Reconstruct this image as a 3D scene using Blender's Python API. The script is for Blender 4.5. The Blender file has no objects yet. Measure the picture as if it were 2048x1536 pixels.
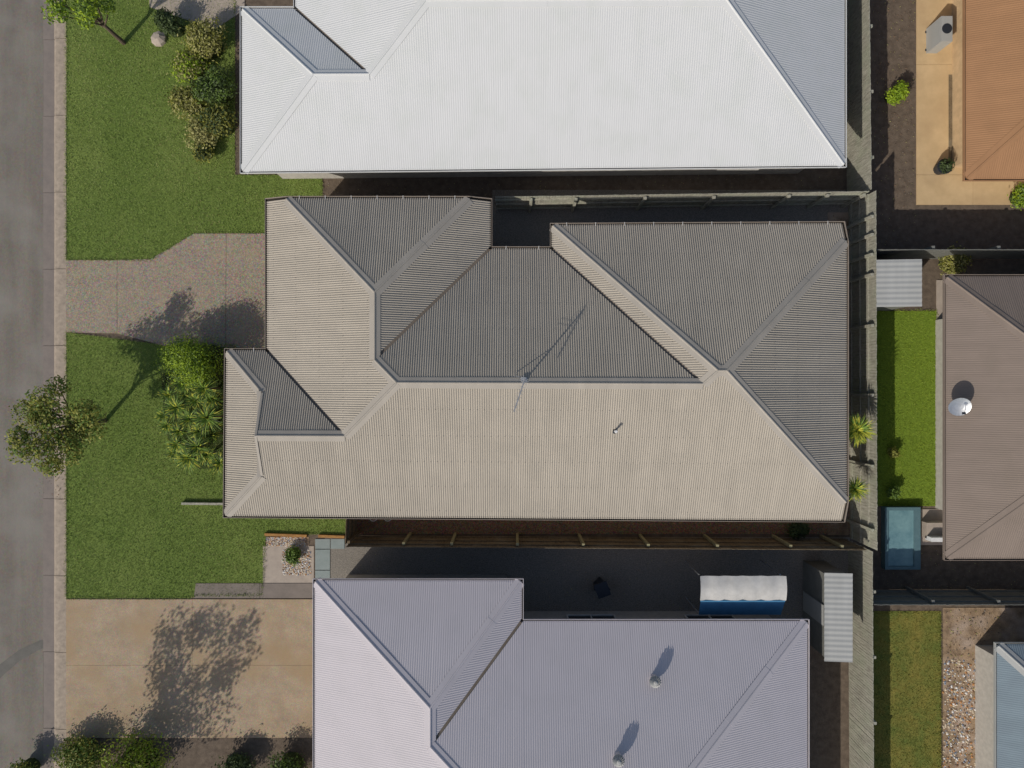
import bpy, math, random
import numpy as np
from mathutils import Vector, Matrix
R = math.radians
random.seed(7); rng = np.random.default_rng(11)
sc = bpy.context.scene
C = sc.collection

# ---------------------------------------------------------------- camera, sky, sun, exposure
CAM_H, F = 26.7, 1365.33                       # metres above ground, focal length in photo pixels
cd = bpy.data.cameras.new('camera'); cam = bpy.data.objects.new('camera', cd); C.objects.link(cam)
cam.location = (0, 0, CAM_H); cam.rotation_euler = (0, 0, 0)
cd.lens = 24; cd.sensor_width = 36; cd.clip_start = .1; cd.clip_end = 2000
sc.camera = cam
SUN_EL, SHADOW_AZ = 36.0, 50.0                 # shadows run 50 degrees north of +x
sv = Vector((-math.cos(R(SUN_EL))*math.cos(R(SHADOW_AZ)), -math.cos(R(SUN_EL))*math.sin(R(SHADOW_AZ)), math.sin(R(SUN_EL))))
w = bpy.data.worlds.new('World'); sc.world = w; w.use_nodes = True
nt = w.node_tree; bg = nt.nodes['Background']; sky = nt.nodes.new('ShaderNodeTexSky')
sky.sky_type = 'NISHITA'; sky.sun_disc = False; sky.sun_elevation = R(SUN_EL)
sky.sun_rotation = math.atan2(sv.x, sv.y); sky.air_density = 1.0; sky.dust_density = 1.6
nt.links.new(sky.outputs[0], bg.inputs[0]); bg.inputs[1].default_value = .095
sd = bpy.data.lights.new('sun', 'SUN'); sun = bpy.data.objects.new('sun', sd); C.objects.link(sun)
sd.energy = 3.0; sd.angle = R(.53); sd.color = (1, .945, .86)
sun.rotation_euler = sv.to_track_quat('Z', 'Y').to_euler(); sun.location = (-30, -35, 40)
sc.view_settings.view_transform = 'Standard'; sc.view_settings.look = 'None'
sc.view_settings.exposure = .04; sc.view_settings.gamma = 1; sc.view_settings.use_curve_mapping = False

def G(px, py, z=0.0):
    s = F/(CAM_H-z); return ((px-1024)/s, (768-py)/s)

# ---------------------------------------------------------------- materials
def mat(name, c1, c2=None, scale=3.0, rough=.8, bump=0.0, bscale=60, detail=4, c3=None, s3=.6, f3=.5, stretch=(1,1,1), spec=.3, vor=None):
    m = bpy.data.materials.new(name); m.use_nodes = True
    n, l = m.node_tree.nodes, m.node_tree.links
    p = n['Principled BSDF']; p.inputs['Roughness'].default_value = rough
    p.inputs['Specular IOR Level'].default_value = spec
    tc = n.new('ShaderNodeTexCoord'); mp = n.new('ShaderNodeMapping'); mp.inputs['Scale'].default_value = stretch
    l.new(tc.outputs['Object'], mp.inputs[0])
    c2 = c2 or tuple(x*.8 for x in c1)
    no = n.new('ShaderNodeTexNoise'); no.inputs['Scale'].default_value = scale; no.inputs['Detail'].default_value = detail
    no.inputs['Roughness'].default_value = .65
    l.new(mp.outputs[0], no.inputs[0])
    rp = n.new('ShaderNodeValToRGB'); rp.color_ramp.elements[0].position = .32; rp.color_ramp.elements[1].position = .68
    rp.color_ramp.elements[0].color = (*c2, 1); rp.color_ramp.elements[1].color = (*c1, 1)
    l.new(no.outputs[0], rp.inputs[0]); out = rp.outputs[0]
    if vor:                                     # coloured grains: (scale, strength)
        vo = n.new('ShaderNodeTexVoronoi'); vo.inputs['Scale'].default_value = vor[0]; l.new(tc.outputs['Object'], vo.inputs[0])
        mx = n.new('ShaderNodeMix'); mx.data_type = 'RGBA'; mx.blend_type = 'OVERLAY'; mx.inputs[0].default_value = vor[1]
        l.new(out, mx.inputs[6]); l.new(vo.outputs['Color'], mx.inputs[7]); out = mx.outputs[2]
    if c3:
        n3 = n.new('ShaderNodeTexNoise'); n3.inputs['Scale'].default_value = s3; n3.inputs['Detail'].default_value = 5
        l.new(tc.outputs['Object'], n3.inputs[0])
        r3 = n.new('ShaderNodeValToRGB'); r3.color_ramp.elements[0].position = .45; r3.color_ramp.elements[1].position = .7
        r3.color_ramp.elements[0].color = (0,0,0,1); r3.color_ramp.elements[1].color = (f3,f3,f3,1)
        l.new(n3.outputs[0], r3.inputs[0])
        mx = n.new('ShaderNodeMix'); mx.data_type = 'RGBA'; l.new(r3.outputs[0], mx.inputs[0])
        l.new(out, mx.inputs[6]); mx.inputs[7].default_value = (*c3, 1); out = mx.outputs[2]
    l.new(out, p.inputs['Base Color'])
    if bump:
        nb = n.new('ShaderNodeTexNoise'); nb.inputs['Scale'].default_value = bscale; nb.inputs['Detail'].default_value = 3
        l.new(mp.outputs[0], nb.inputs[0])
        bp = n.new('ShaderNodeBump'); bp.inputs['Strength'].default_value = bump; bp.inputs['Distance'].default_value = .02
        l.new(nb.outputs[0], bp.inputs['Height']); l.new(bp.outputs[0], p.inputs['Normal'])
    return m

def leafmat(name, c1, c2, scale=6, trans=.25):
    m = mat(name, c1, c2, scale=scale, rough=.6, detail=6, spec=.35)
    n, l = m.node_tree.nodes, m.node_tree.links
    p = n['Principled BSDF']; o = n['Material Output']
    t = n.new('ShaderNodeBsdfTranslucent'); mx = n.new('ShaderNodeMixShader'); mx.inputs[0].default_value = trans
    src = p.inputs['Base Color'].links[0].from_socket
    l.new(src, t.inputs[0]); l.new(p.outputs[0], mx.inputs[1]); l.new(t.outputs[0], mx.inputs[2]); l.new(mx.outputs[0], o.inputs[0])
    return m

M = {}
M['soil'] = mat('soil', (.17,.13,.095), (.10,.075,.055), 4, .95, .6, 30)
M['mulch'] = mat('bark_mulch', (.40,.25,.15), (.15,.10,.065), 45, .95, .9, 40, vor=(28,.5))
M['chip'] = mat('bark_chip', (.36,.22,.12), (.14,.08,.05), 9, .95)
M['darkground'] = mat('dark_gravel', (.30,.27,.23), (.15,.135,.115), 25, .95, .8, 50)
M['asphalt'] = mat('asphalt', (.215,.188,.155), (.165,.145,.12), 1.6, .9, .4, 80, c3=(.26,.24,.21), s3=.5, f3=.7, vor=(16,.10), stretch=(1.0,.10,1))
M['kerb'] = mat('kerb_concrete', (.42,.34,.26), (.28,.23,.18), 5, .9, .3, 40)
M['channel'] = mat('channel_concrete', (.25,.21,.18), (.20,.17,.15), 3, .9, .3, 40)
M['aggregate'] = mat('exposed_aggregate', (.37,.305,.22), (.23,.19,.145), 14, .85, .8, 55, c3=(.40,.32,.21), s3=1.3, f3=.35, vor=(30,.36))
M['drive_tan'] = mat('tan_concrete', (.43,.33,.225), (.33,.25,.17), 1.4, .9, .3, 60, c3=(.36,.25,.14), s3=.6, f3=.8, vor=(40,.2))
M['path_grey'] = mat('grey_brown_concrete', (.24,.20,.17), (.19,.16,.135), 2, .9, .3, 60)
M['paving_tan'] = mat('tan_paving', (.62,.45,.25), (.52,.37,.2), 1.5, .9, .2, 60, c3=(.45,.31,.17), s3=.9, f3=.5)
M['paving_pale'] = mat('pale_paving', (.44,.37,.30), (.36,.30,.25), 3, .9, .2, 60)
M['rubble'] = mat('bare_dirt', (.38,.27,.17), (.18,.125,.08), 3.2, .95, .8, 25, c3=(.46,.37,.31), s3=1.1, f3=.8)
M['lawn'] = mat('lawn_soil', (.17,.235,.045), (.10,.15,.03), 14, .95, .7, 50, c3=(.17,.22,.05), s3=.5, f3=.8)
M['lawn_lime'] = mat('lime_lawn_soil', (.17,.25,.022), (.13,.19,.02), 10, .95, .7, 50)
M['lawn_dry'] = mat('dry_lawn_soil', (.24,.20,.045), (.11,.15,.03), 1.1, .95, .7, 50)
M['grass'] = leafmat('grass_blade', (.37,.46,.13), (.19,.27,.055), .5, .2)
M['grass3'] = leafmat('dry_tipped_grass', (.52,.47,.22), (.19,.26,.05), .35, .2)
M['grass2'] = leafmat('pale_grass_blade', (.38,.44,.18), (.22,.30,.08), 1.2, .2)
M['grass_lime'] = leafmat('lime_grass_blade', (.34,.42,.05), (.22,.30,.03), 1.5, .2)
M['grass_dry'] = leafmat('dry_grass_blade', (.33,.27,.06), (.16,.21,.04), .9, .2)
XR = {}
def roofmat(name, c, dirt, f=.35):
    k = .885 if c[0] < .5 else .97; c2 = tuple(x*k for x in c); dirt = tuple(x*(.93 if c[0] < .5 else .98) for x in dirt)
    a = mat(name, c, c2, 1.0, .68, c3=dirt, s3=1.3, f3=f+.3, spec=.15, stretch=(2.6,.16,1))
    XR[name] = mat(name+'_x', c, c2, 1.0, .68, c3=dirt, s3=1.3, f3=f+.3, spec=.15, stretch=(.16,2.6,1)); return a
M['roof_beige'] = roofmat('beige_steel', (.41,.366,.302), (.375,.336,.278))
M['cap_beige'] = roofmat('beige_cap_steel', (.405,.365,.31), (.37,.335,.285))
M['gutter'] = roofmat('gutter_steel', (.30,.25,.205), (.26,.22,.18))
M['roof_white'] = roofmat('white_steel', (.61,.61,.60), (.575,.585,.56), .4)
M['roof_lilac'] = roofmat('pale_grey_steel', (.55,.51,.525), (.52,.485,.495))
M['roof_brown'] = roofmat('brown_steel', (.245,.195,.16), (.225,.18,.145))
M['roof_orange'] = roofmat('terracotta_steel', (.37,.20,.10), (.33,.18,.09))
M['roof_blue'] = roofmat('blue_grey_steel', (.20,.25,.28), (.18,.22,.25))
M['roof_grey'] = roofmat('light_grey_steel', (.40,.40,.38), (.36,.36,.34))
M['valley'] = mat('valley_steel', (.26,.215,.17), None, 3, .6)
M['wall'] = mat('cream_render', (.45,.38,.30), None, 2, .9)
M['wallw'] = mat('pale_brick', (.5,.47,.42), None, 6, .9)
M['wall_tan'] = mat('tan_render', (.60,.43,.25), None, 4, .9)
M['glass'] = mat('dark_glass', (.03,.04,.05), None, 3, .08, spec=.6)
M['soffit'] = mat('soffit_sheet', (.6,.58,.54), None, 3, .9)
M['wood_grey'] = mat('weathered_timber', (.44,.42,.34), (.24,.225,.18), 5, .95, .5, 30, c3=(.34,.36,.26), s3=1.5, f3=.6, stretch=(3,3,.6))
M['wood_brown'] = mat('brown_timber', (.23,.17,.10), (.12,.09,.055), 5, .95, .5, 30, c3=(.28,.24,.17), s3=1.5, f3=.5, stretch=(3,3,.6))
M['wood_lime'] = mat('treated_timber', (.34,.31,.17), (.24,.21,.12), 5, .95, .5, 30)
M['sleeper'] = mat('orange_timber', (.42,.22,.07), (.28,.14,.05), 6, .9, .4, 30)
M['paintfence'] = mat('grey_steel_fence', (.20,.20,.18), None, 3, .6)
M['slab_teal'] = mat('blue_grey_paver', (.27,.31,.30), (.23,.27,.26), 3, .9, .2, 60)
M['metal'] = mat('aluminium', (.55,.56,.57), None, 5, .35)
M['metal'].node_tree.nodes['Principled BSDF'].inputs['Metallic'].default_value = .7
M['white'] = mat('white_plastic', (.8,.79,.77), None, 3, .5)
M['pipe_red'] = mat('red_plastic', (.5,.12,.06), None, 3, .5)
M['dark'] = mat('dark_plastic', (.03,.035,.045), None, 3, .5)
M['blue'] = mat('blue_fabric', (.06,.20,.36), None, 3, .8)
M['teal'] = mat('pool_tile', (.12,.20,.22), (.09,.16,.18), 4, .4)
M['water'] = mat('pool_water', (.20,.34,.36), (.12,.23,.26), 2, .08, .2, 8, spec=.6)
M['bark'] = mat('tree_bark', (.16,.12,.085), (.09,.065,.045), 12, .95, .8, 20)
M['leaf_olive'] = leafmat('olive_leaf', (.33,.32,.05), (.17,.18,.045), 1.5)
M['leaf_lime'] = leafmat('lime_leaf', (.40,.52,.03), (.17,.27,.015), 2.0)
M['leaf_green'] = leafmat('green_leaf', (.18,.27,.045), (.09,.15,.03), 2.5)
M['leaf_dark'] = leafmat('dark_green_leaf', (.09,.13,.04), (.05,.075,.028), 2.5)
M['leaf_pale'] = leafmat('pale_khaki_leaf', (.48,.45,.17), (.28,.27,.10), 2.0)
M['strap'] = leafmat('strap_leaf', (.27,.41,.06), (.06,.12,.02), 5, .15)
M['strap_y'] = leafmat('yellow_strap_leaf', (.74,.70,.10), (.42,.44,.05), 4.0, .25)
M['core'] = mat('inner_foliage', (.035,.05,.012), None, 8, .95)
M['stone_c'] = [mat('pebble_'+k, c, None, 20, .8) for k, c in
                (('cream',(.62,.52,.38)),('orange',(.50,.25,.10)),('blue_grey',(.25,.28,.34)),('white',(.75,.73,.7)),('brown',(.22,.13,.08)))]

# ---------------------------------------------------------------- object helpers
def tag(o, label=None, cat=None, group=None, kind=None):
    if label: o['label'] = label
    if cat: o['category'] = cat
    if group: o['group'] = group
    if kind: o['kind'] = kind
    return o
def thing(name, label, cat, loc, group=None):
    o = bpy.data.objects.new(name, None); C.objects.link(o); o.location = loc; o.empty_display_size = .3
    return tag(o, label, cat, group)
def wloc(o):
    v = Vector((0,0,0))
    while o is not None: v += o.location; o = o.parent
    return v
class MB:
    def __init__(s): s.v = []; s.f = []; s.mi = []
    def poly(s, pts, mi=0):
        n = len(s.v); s.v += [tuple(p) for p in pts]; s.f.append(tuple(range(n, n+len(pts)))); s.mi.append(mi)
    def box(s, c, d, rz=0.0, mi=0):
        n = len(s.v); cr, sr = math.cos(rz), math.sin(rz)
        for z in (-.5,.5):
            for x, y in ((-.5,-.5),(.5,-.5),(.5,.5),(-.5,.5)):
                X, Y = x*d[0], y*d[1]; s.v.append((c[0]+X*cr-Y*sr, c[1]+X*sr+Y*cr, c[2]+z*d[2]))
        for f in ((3,2,1,0),(4,5,6,7),(0,1,5,4),(1,2,6,5),(2,3,7,6),(3,0,4,7)):
            s.f.append(tuple(n+i for i in f)); s.mi.append(mi)
    def tube(s, pts, rad, seg=6, cap=True, mi=0):
        pts = [Vector(p) for p in pts]; rad = rad if hasattr(rad, '__len__') else [rad]*len(pts)
        n0 = len(s.v)
        for i, p in enumerate(pts):
            d = (pts[min(i+1, len(pts)-1)]-pts[max(i-1,0)]).normalized()
            a = d.cross(Vector((0,0,1)) if abs(d.z) < .9 else Vector((1,0,0))).normalized(); b = d.cross(a)
            for k in range(seg):
                t = 2*math.pi*k/seg; s.v.append(tuple(p+(a*math.cos(t)+b*math.sin(t))*rad[i]))
        for i in range(len(pts)-1):
            for k in range(seg):
                a = n0+i*seg+k; b = n0+i*seg+(k+1) % seg
                s.f.append((a, b, b+seg, a+seg)); s.mi.append(mi)
        if cap:
            s.f.append(tuple(n0+k for k in range(seg))[::-1]); s.mi.append(mi)
            s.f.append(tuple(n0+(len(pts)-1)*seg+k for k in range(seg))); s.mi.append(mi)
    def prism(s, poly, z0, z1, mi=0):                # poly in plan, ccw
        b = [(x, y, z0) for x, y in poly]; t = [(x, y, z1) for x, y in poly]
        s.poly(t, mi); s.poly(b[::-1], mi)
        for i in range(len(poly)):
            j = (i+1) % len(poly); s.poly([b[i], b[j], t[j], t[i]], mi)
    def build(s, name, mats, parent=None, smooth=False):
        mats = mats if isinstance(mats, (list, tuple)) else [mats]
        off = wloc(parent) if parent else Vector((0,0,0))
        me = bpy.data.meshes.new(name); me.from_pydata([(x-off.x, y-off.y, z-off.z) for x, y, z in s.v], [], s.f)
        for m in mats: me.materials.append(m)
        if any(s.mi): me.polygons.foreach_set('material_index', s.mi)
        if smooth: me.shade_smooth()
        me.update()
        o = bpy.data.objects.new(name, me); C.objects.link(o)
        if parent: o.parent = parent
        return o
def npmesh(name, V, nper, m, parent=None):           # V: (N*nper,3), faces of nper consecutive verts
    V = np.asarray(V, dtype=np.float32).reshape(-1, 3)
    if parent: V = V-np.array(wloc(parent), dtype=np.float32)
    nf = len(V)//nper; me = bpy.data.meshes.new(name)
    me.vertices.add(len(V)); me.vertices.foreach_set('co', V.ravel())
    me.loops.add(len(V)); me.loops.foreach_set('vertex_index', np.arange(len(V), dtype=np.int32))
    me.polygons.add(nf); me.polygons.foreach_set('loop_start', np.arange(nf, dtype=np.int32)*nper)
    me.update(calc_edges=True); me.validate()
    for mm in (m if isinstance(m, list) else [m]): me.materials.append(mm)
    if isinstance(m, list):
        me.polygons.foreach_set('material_index', rng.integers(0, len(m), nf).astype(np.int32))
    o = bpy.data.objects.new(name, me); C.objects.link(o)
    if parent: o.parent = parent
    return o
def copy_tree(o, loc, label=None, rz=0, sc_=1):
    def rec(a, par):
        c = a.copy(); C.objects.link(c); c.parent = par
        for ch in a.children: rec(ch, c)
        return c
    c = rec(o, None); c.location = loc; c.rotation_euler.z = rz; c.scale = (sc_,)*3
    if label: c['label'] = label
    return c
def struct(name, mb, m): return tag(mb.build(name, m), kind='structure')
def sheet(name, pix, z, m, thick=.0):
    mb = MB(); P = [G(x, y) for x, y in pix]
    a = sum(P[i][0]*P[(i+1) % len(P)][1]-P[(i+1) % len(P)][0]*P[i][1] for i in range(len(P)))
    if a < 0: P = P[::-1]
    if thick: mb.prism(P, z-thick, z)
    else: mb.poly([(x, y, z) for x, y in P])
    return struct(name, mb, m)

# ---------------------------------------------------------------- roofs
def plane(px, py, nx, ny, z0, pitch):
    l = math.hypot(nx, ny); nx /= l; ny /= l
    return (pitch*nx, pitch*ny, z0-pitch*(nx*px+ny*py))
def rows(k, P):
    if k in P: a, b, c = P[k]; return (-a, -b, 1, c)
    if k[0] == '=':                                   # '=x1.2' '=y3' '=z2.7'
        v = float(k[2:]); return {'x': (1,0,0,v), 'y': (0,1,0,v), 'z': (0,0,1,v)}[k[1]]
    raise KeyError(k)
def vert(key, P):
    A = np.array([rows(k, P) for k in key.split()], float); return np.linalg.solve(A[:, :3], A[:, 3])
def inset(pts, ins):                                  # 2D polygon ccw, per-edge inset
    n = len(pts); L = []
    for i in range(n):
        a, b = np.array(pts[i][:2]), np.array(pts[(i+1) % n][:2]); d = (b-a)/np.linalg.norm(b-a)
        nn = np.array((-d[1], d[0])); L.append((a+nn*ins[i], d))
    out = []
    for i in range(n):
        (p, d), (q, e) = L[i-1], L[i]
        cr = d[0]*e[1]-d[1]*e[0]
        if abs(cr) < 1e-4: out.append(tuple(q)); continue
        t = ((q-p)[0]*e[1]-(q-p)[1]*e[0])/cr; out.append(tuple(p+d*t))
    return out
def corrugate(name, poly, pl, m, parent, pitch=.0762, amp=.0138, seg=6, u0=0.0, lift=.0):
    a, b, c = pl; g = math.hypot(a, b); vdir = (a/g, b/g); udir = (-vdir[1], vdir[0])
    if udir[0]+udir[1] < 0: udir = (-udir[0], -udir[1])
    uv = [(p[0]*udir[0]+p[1]*udir[1], p[0]*vdir[0]+p[1]*vdir[1]) for p in poly]
    us = [q[0] for q in uv]; lo, hi = min(us), max(us); st = pitch/seg
    br = set(round(u, 6) for u in us); k = math.ceil((lo-u0)/st)
    while u0+k*st < hi: br.add(round(u0+k*st, 6)); k += 1
    br = sorted(br); nl = Vector((-a, -b, 1)).normalized(); V = {}; mb = MB(); n = len(uv)
    def P3(u, v):
        kk = (round(u, 5), round(v, 5))
        if kk in V: return V[kk]
        x = udir[0]*u+vdir[0]*v; y = udir[1]*u+vdir[1]*v
        h = amp*math.cos(2*math.pi*(u-u0)/pitch)+lift
        mb.v.append((x+nl.x*h, y+nl.y*h, a*x+b*y+c+nl.z*h)); V[kk] = len(mb.v)-1; return V[kk]
    for i in range(len(br)-1):
        u1, u2 = br[i], br[i+1]
        if u2-u1 < 1e-5: continue
        um = (u1+u2)/2; cr = []
        for j in range(n):
            (ua, va), (ub, vb) = uv[j], uv[(j+1) % n]
            if (ua < um) != (ub < um):
                s = (vb-va)/(ub-ua); cr.append((va+s*(um-ua), va+s*(u1-ua), va+s*(u2-ua)))
        cr.sort()
        for j in range(0, len(cr)-1, 2):
            ids = []
            for q in (P3(u1, cr[j][1]), P3(u2, cr[j][2]), P3(u2, cr[j+1][2]), P3(u1, cr[j+1][1])):
                if q not in ids: ids.append(q)
            if len(ids) > 2:
                A, B, D = (Vector(mb.v[t]) for t in ids[:3])
                if (B-A).cross(D-A).z < 0: ids = ids[::-1]
                mb.f.append(tuple(ids)); mb.mi.append(0)
    return mb.build(name, m, parent, smooth=True)
def cap(p1, p2, plA, plB, m, parent, wd=.19, name='ridge_cap'):
    p1, p2 = Vector(p1), Vector(p2); d = (p2-p1).normalized(); S = []
    for pl in (plA, plB):
        nn = Vector((-pl[0], -pl[1], 1)).normalized(); t = nn.cross(d).normalized()
        mid = (p1+p2)/2+t*.1; q = (p1+p2)/2-t*.1
        # the flange runs away from the other plane: to where its own plane is the lower one
        o = plB if pl is plA else plA
        f = lambda v: (pl[0]*v.x+pl[1]*v.y+pl[2])-(o[0]*v.x+o[1]*v.y+o[2])
        if f(mid) > f(q): t = -t
        S.append((nn, t))
    (nA, tA), (nB, tB) = S; up = (nA+nB).normalized()
    prof = [tA*wd+nA*.004, tA*wd+nA*.016, tA*.035+nA*.020]
    for k in range(5):
        ang = math.pi*(k/4); side = (tA-up*tA.dot(up)).normalized()
        prof.append(side*math.cos(ang)*.03+up*(.022+.024*math.sin(ang)))
    prof += [tB*.035+nB*.020, tB*wd+nB*.016, tB*wd+nB*.004]
    mb = MB(); n = len(prof)
    mb.v = [tuple(p1+q) for q in prof]+[tuple(p2+q) for q in prof]
    for i in range(n-1): mb.f.append((i, i+1, n+i+1, n+i)); mb.mi.append(0)
    mb.f.append(tuple(range(n))); mb.f.append(tuple(range(n, 2*n))[::-1]); mb.mi += [0, 0]
    return mb.build(name, m, parent)
def valley(p1, p2, m, parent, wd=.10, drop=.03):
    p1, p2 = Vector(p1), Vector(p2); d = (p2-p1); s = Vector((-d.y, d.x, 0)).normalized(); mb = MB()
    z = Vector((0,0,1))
    A = [p1+s*wd+z*(.0-.0), p1-z*drop, p1-s*wd]; B = [p2+s*wd, p2-z*drop, p2-s*wd]
    A = [q-z*.02 for q in A]; B = [q-z*.02 for q in B]
    mb.poly([A[0], A[1], B[1], B[0]]); mb.poly([A[1], A[2], B[2], B[1]])
    return mb.build('valley_gutter', m, parent)
def offset_loop(pts, d):                              # ccw loop, outward by d
    return inset(pts, [-d]*len(pts))
def sweep_loop(pts, prof, name, m, parent, closed_prof=False):
    mb = MB(); n = len(pts); rings = [offset_loop(pts, o) for o, _ in prof]
    for r, (o, z) in zip(rings, prof):
        mb.v += [(r[i][0], r[i][1], pts[i][2]+z) for i in range(n)]
    k = len(prof)
    for j in range(k if closed_prof else k-1):
        for i in range(n):
            a = j*n+i; b = j*n+(i+1) % n; jj = (j+1) % k
            mb.f.append((a, b, jj*n+(i+1) % n, jj*n+i)); mb.mi.append(0)
    return mb.build(name, m, parent)
M['gutter_shade'] = mat('gutter_shade_strip', (.03,.025,.02), None, 9, .95)  # near-black colour paints the shade inside the gutter channel
def house(name, label, P, faces, loop, m_roof, m_cap, m_gut, m_wall, eave_over=.045, pitch=.0762, amp=.0138, seg=6, capw=.19, base_z=0, loc=None, brackets=(), gz=2.7, wi=.5):
    LV = [vert(k, P) for k in loop]; cx = sum(v[0] for v in LV)/len(LV); cy = sum(v[1] for v in LV)/len(LV)
    t = thing(name, label, 'house', (cx, cy, base_z)); caps = {}; vals = {}
    for pk, keys, et in faces:
        V = [vert(k, P) for k in keys]; n = len(V)
        ar = sum(V[i][0]*V[(i+1) % n][1]-V[(i+1) % n][0]*V[i][1] for i in range(n))
        keys2, et2 = list(keys), list(et)
        if ar < 0:
            V = V[::-1]; keys2 = keys2[::-1]; et2 = [et[(n-2-i) % n] for i in range(n)]
        ins = [{'e': -eave_over, 'h': .02, 'v': .05, 'g': 0.0}[e] for e in et2]
        corrugate('roof_slope', inset([tuple(v) for v in V], ins), P[pk], (m_roof if abs(P[pk][1]) > abs(P[pk][0]) else XR[m_roof.name]), t, pitch, amp, seg)
        for i in range(n):
            if et2[i] in 'hv':
                a, b = V[i], V[(i+1) % n]; kk = tuple(sorted([tuple(np.round(a[:2], 2)+0.0), tuple(np.round(b[:2], 2)+0.0)]))
                D = caps if et2[i] == 'h' else vals
                D.setdefault(kk, []).append((pk, a, b))
    for kk, L in caps.items():
        if len(L) > 1:
            a, b = Vector(L[0][1]), Vector(L[0][2])
            if a.z > b.z: a, b = b, a
            n = max(1, math.ceil((b-a).length/2.4)); d = (b-a).normalized()
            for k in range(n):
                up = Vector((0, 0, .004*(k % 2)+.001*k))
                cap(a+(b-a)*(k/n)-d*(.05 if k else 0)+up, a+(b-a)*((k+1)/n)+up, P[L[0][0]], P[L[1][0]], m_cap, t, capw+.004*(k % 2))
    for kk, L in vals.items(): valley(L[0][1], L[0][2], M['valley'], t)
    pts = [tuple(v) for v in LV]
    sweep_loop(pts, [(.0, .0), (.0, -.10), (.095, -.11), (.105, .012), (.088, .014), (.086, -.07), (.01, -.07), (.01, .0)], 'gutter', m_gut, t)
    sweep_loop(pts, [(.012, -.04), (.084, -.045)], 'gutter_shade_strip', M['gutter_shade'], t)  # dark strip on the gutter floor, shade put into its colour
    sweep_loop(pts, [(-.002, -.03), (-.002, -.24), (-.03, -.24)], 'fascia', m_gut, t)
    low = [(x, y, gz) for x, y, z in pts]
    sweep_loop(low, [(-.0, -.225), (-wi-.02, -.225)], 'soffit', M['soffit'], t)
    sweep_loop(low, [(-wi, -.0), (-wi, base_z-gz)], 'wall', m_wall, t)
    for (a, b, stp) in brackets:                      # little pale straps across the gutter
        a, b = vert(a, P), vert(b, P); L = np.linalg.norm((b-a)[:2]); d = (b-a)/L; k = .5
        while k < L-.2:
            p = a+d*k; o = (d[1], -d[0]); mb = MB()
            mb.box((p[0]+o[0]*.055, p[1]+o[1]*.055, p[2]+.012), (.13, .022, .006), math.atan2(o[1], o[0])); mb.build('gutter_bracket', M['soffit'], t)
            k += stp
    return t

Z = '=z2.7'
P = dict(
    S=plane(0.0, -4.675, .0072, 1, 2.7, .414), F=plane(-10.02, 0, 1, -.008, 2.7, .414), FN=plane(0, 1.15, 0, -1, 2.7, .414),
    W=plane(-8.58, 0, 1, 0, 2.7, .40), GE=plane(-.80, 0, -1, 0, 2.7, .44), GN=plane(0, 6.42, 0, -1, 3.0, .39),
    N=plane(0, 4.73, 0, -1, 2.7, .414), WB=plane(1.44, 0, 1, 0, 2.7, .414), NE=plane(6.5, 5.585, .006, -1, 2.7, .414),
    E=plane(11.60, 0, -1, 0, 2.97, .395))
XE, YN, XG = '=x11.60', '=y6.42', '=x-8.58'
faces = [
    ('S', ['F S '+Z, 'F S '+XG, 'S FN '+XG, 'S FN W', 'S W N', 'S N WB', 'S WB NE', 'S NE E', 'S E '+XE, 'S '+XE+' '+Z], 'hghhhhhhge'),
    ('F', ['F S '+Z, 'F S '+XG, 'F FN '+XG, 'F FN '+Z], 'hghe'),
    ('FN', ['F FN '+Z, 'F FN '+XG, 'S FN '+XG, 'S FN W', 'FN W '+Z], 'hghve'),
    ('W', ['FN W '+Z, 'S FN W', 'S W N', 'W N GE', 'W GE GN', 'W GN '+YN, 'W '+YN+' '+Z], 'vhhhhge'),
    ('GN', ['W GN '+YN, 'W GE GN', 'GE GN '+YN], 'hhe'),
    ('GE', ['GE GN '+YN, 'W GE GN', 'W N GE', 'GE N '+Z, 'GE '+YN+' '+Z], 'hhveg'),
    ('N', ['GE N '+Z, 'W N GE', 'S W N', 'S N WB', 'N WB '+Z], 'vhhve'),
    ('WB', ['N WB '+Z, 'S N WB', 'S WB NE', 'WB NE '+Z], 'vhhe'),
    ('NE', ['WB NE '+Z, 'S WB NE', 'S NE E', 'NE E '+XE, 'NE '+XE+' '+Z], 'hhhge'),
    ('E', ['NE E '+XE, 'S NE E', 'S E '+XE], 'hhe')]
loop = ['F S '+Z, 'S '+XE+' '+Z, 'S E '+XE, 'NE E '+XE, 'NE '+XE+' '+Z, 'WB NE '+Z, 'N WB '+Z, 'GE N '+Z, 'GE '+YN+' '+Z, 'GE GN '+YN, 'W GN '+YN, 'W '+YN+' '+Z, 'FN W '+Z, 'F FN '+Z]
H = house('main_house', 'large beige corrugated steel hip roof house in the centre inside the timber fences', P, faces, loop,
          M['roof_beige'], M['cap_beige'], M['gutter'], M['wall'],
          brackets=(('NE '+XE+' '+Z, 'WB NE '+Z, 1.02), ('N WB '+Z, 'GE N '+Z, 1.15), ('GE GN '+YN, 'W GN '+YN, .9), ('FN W '+Z, 'F FN '+Z, .75)))
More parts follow.
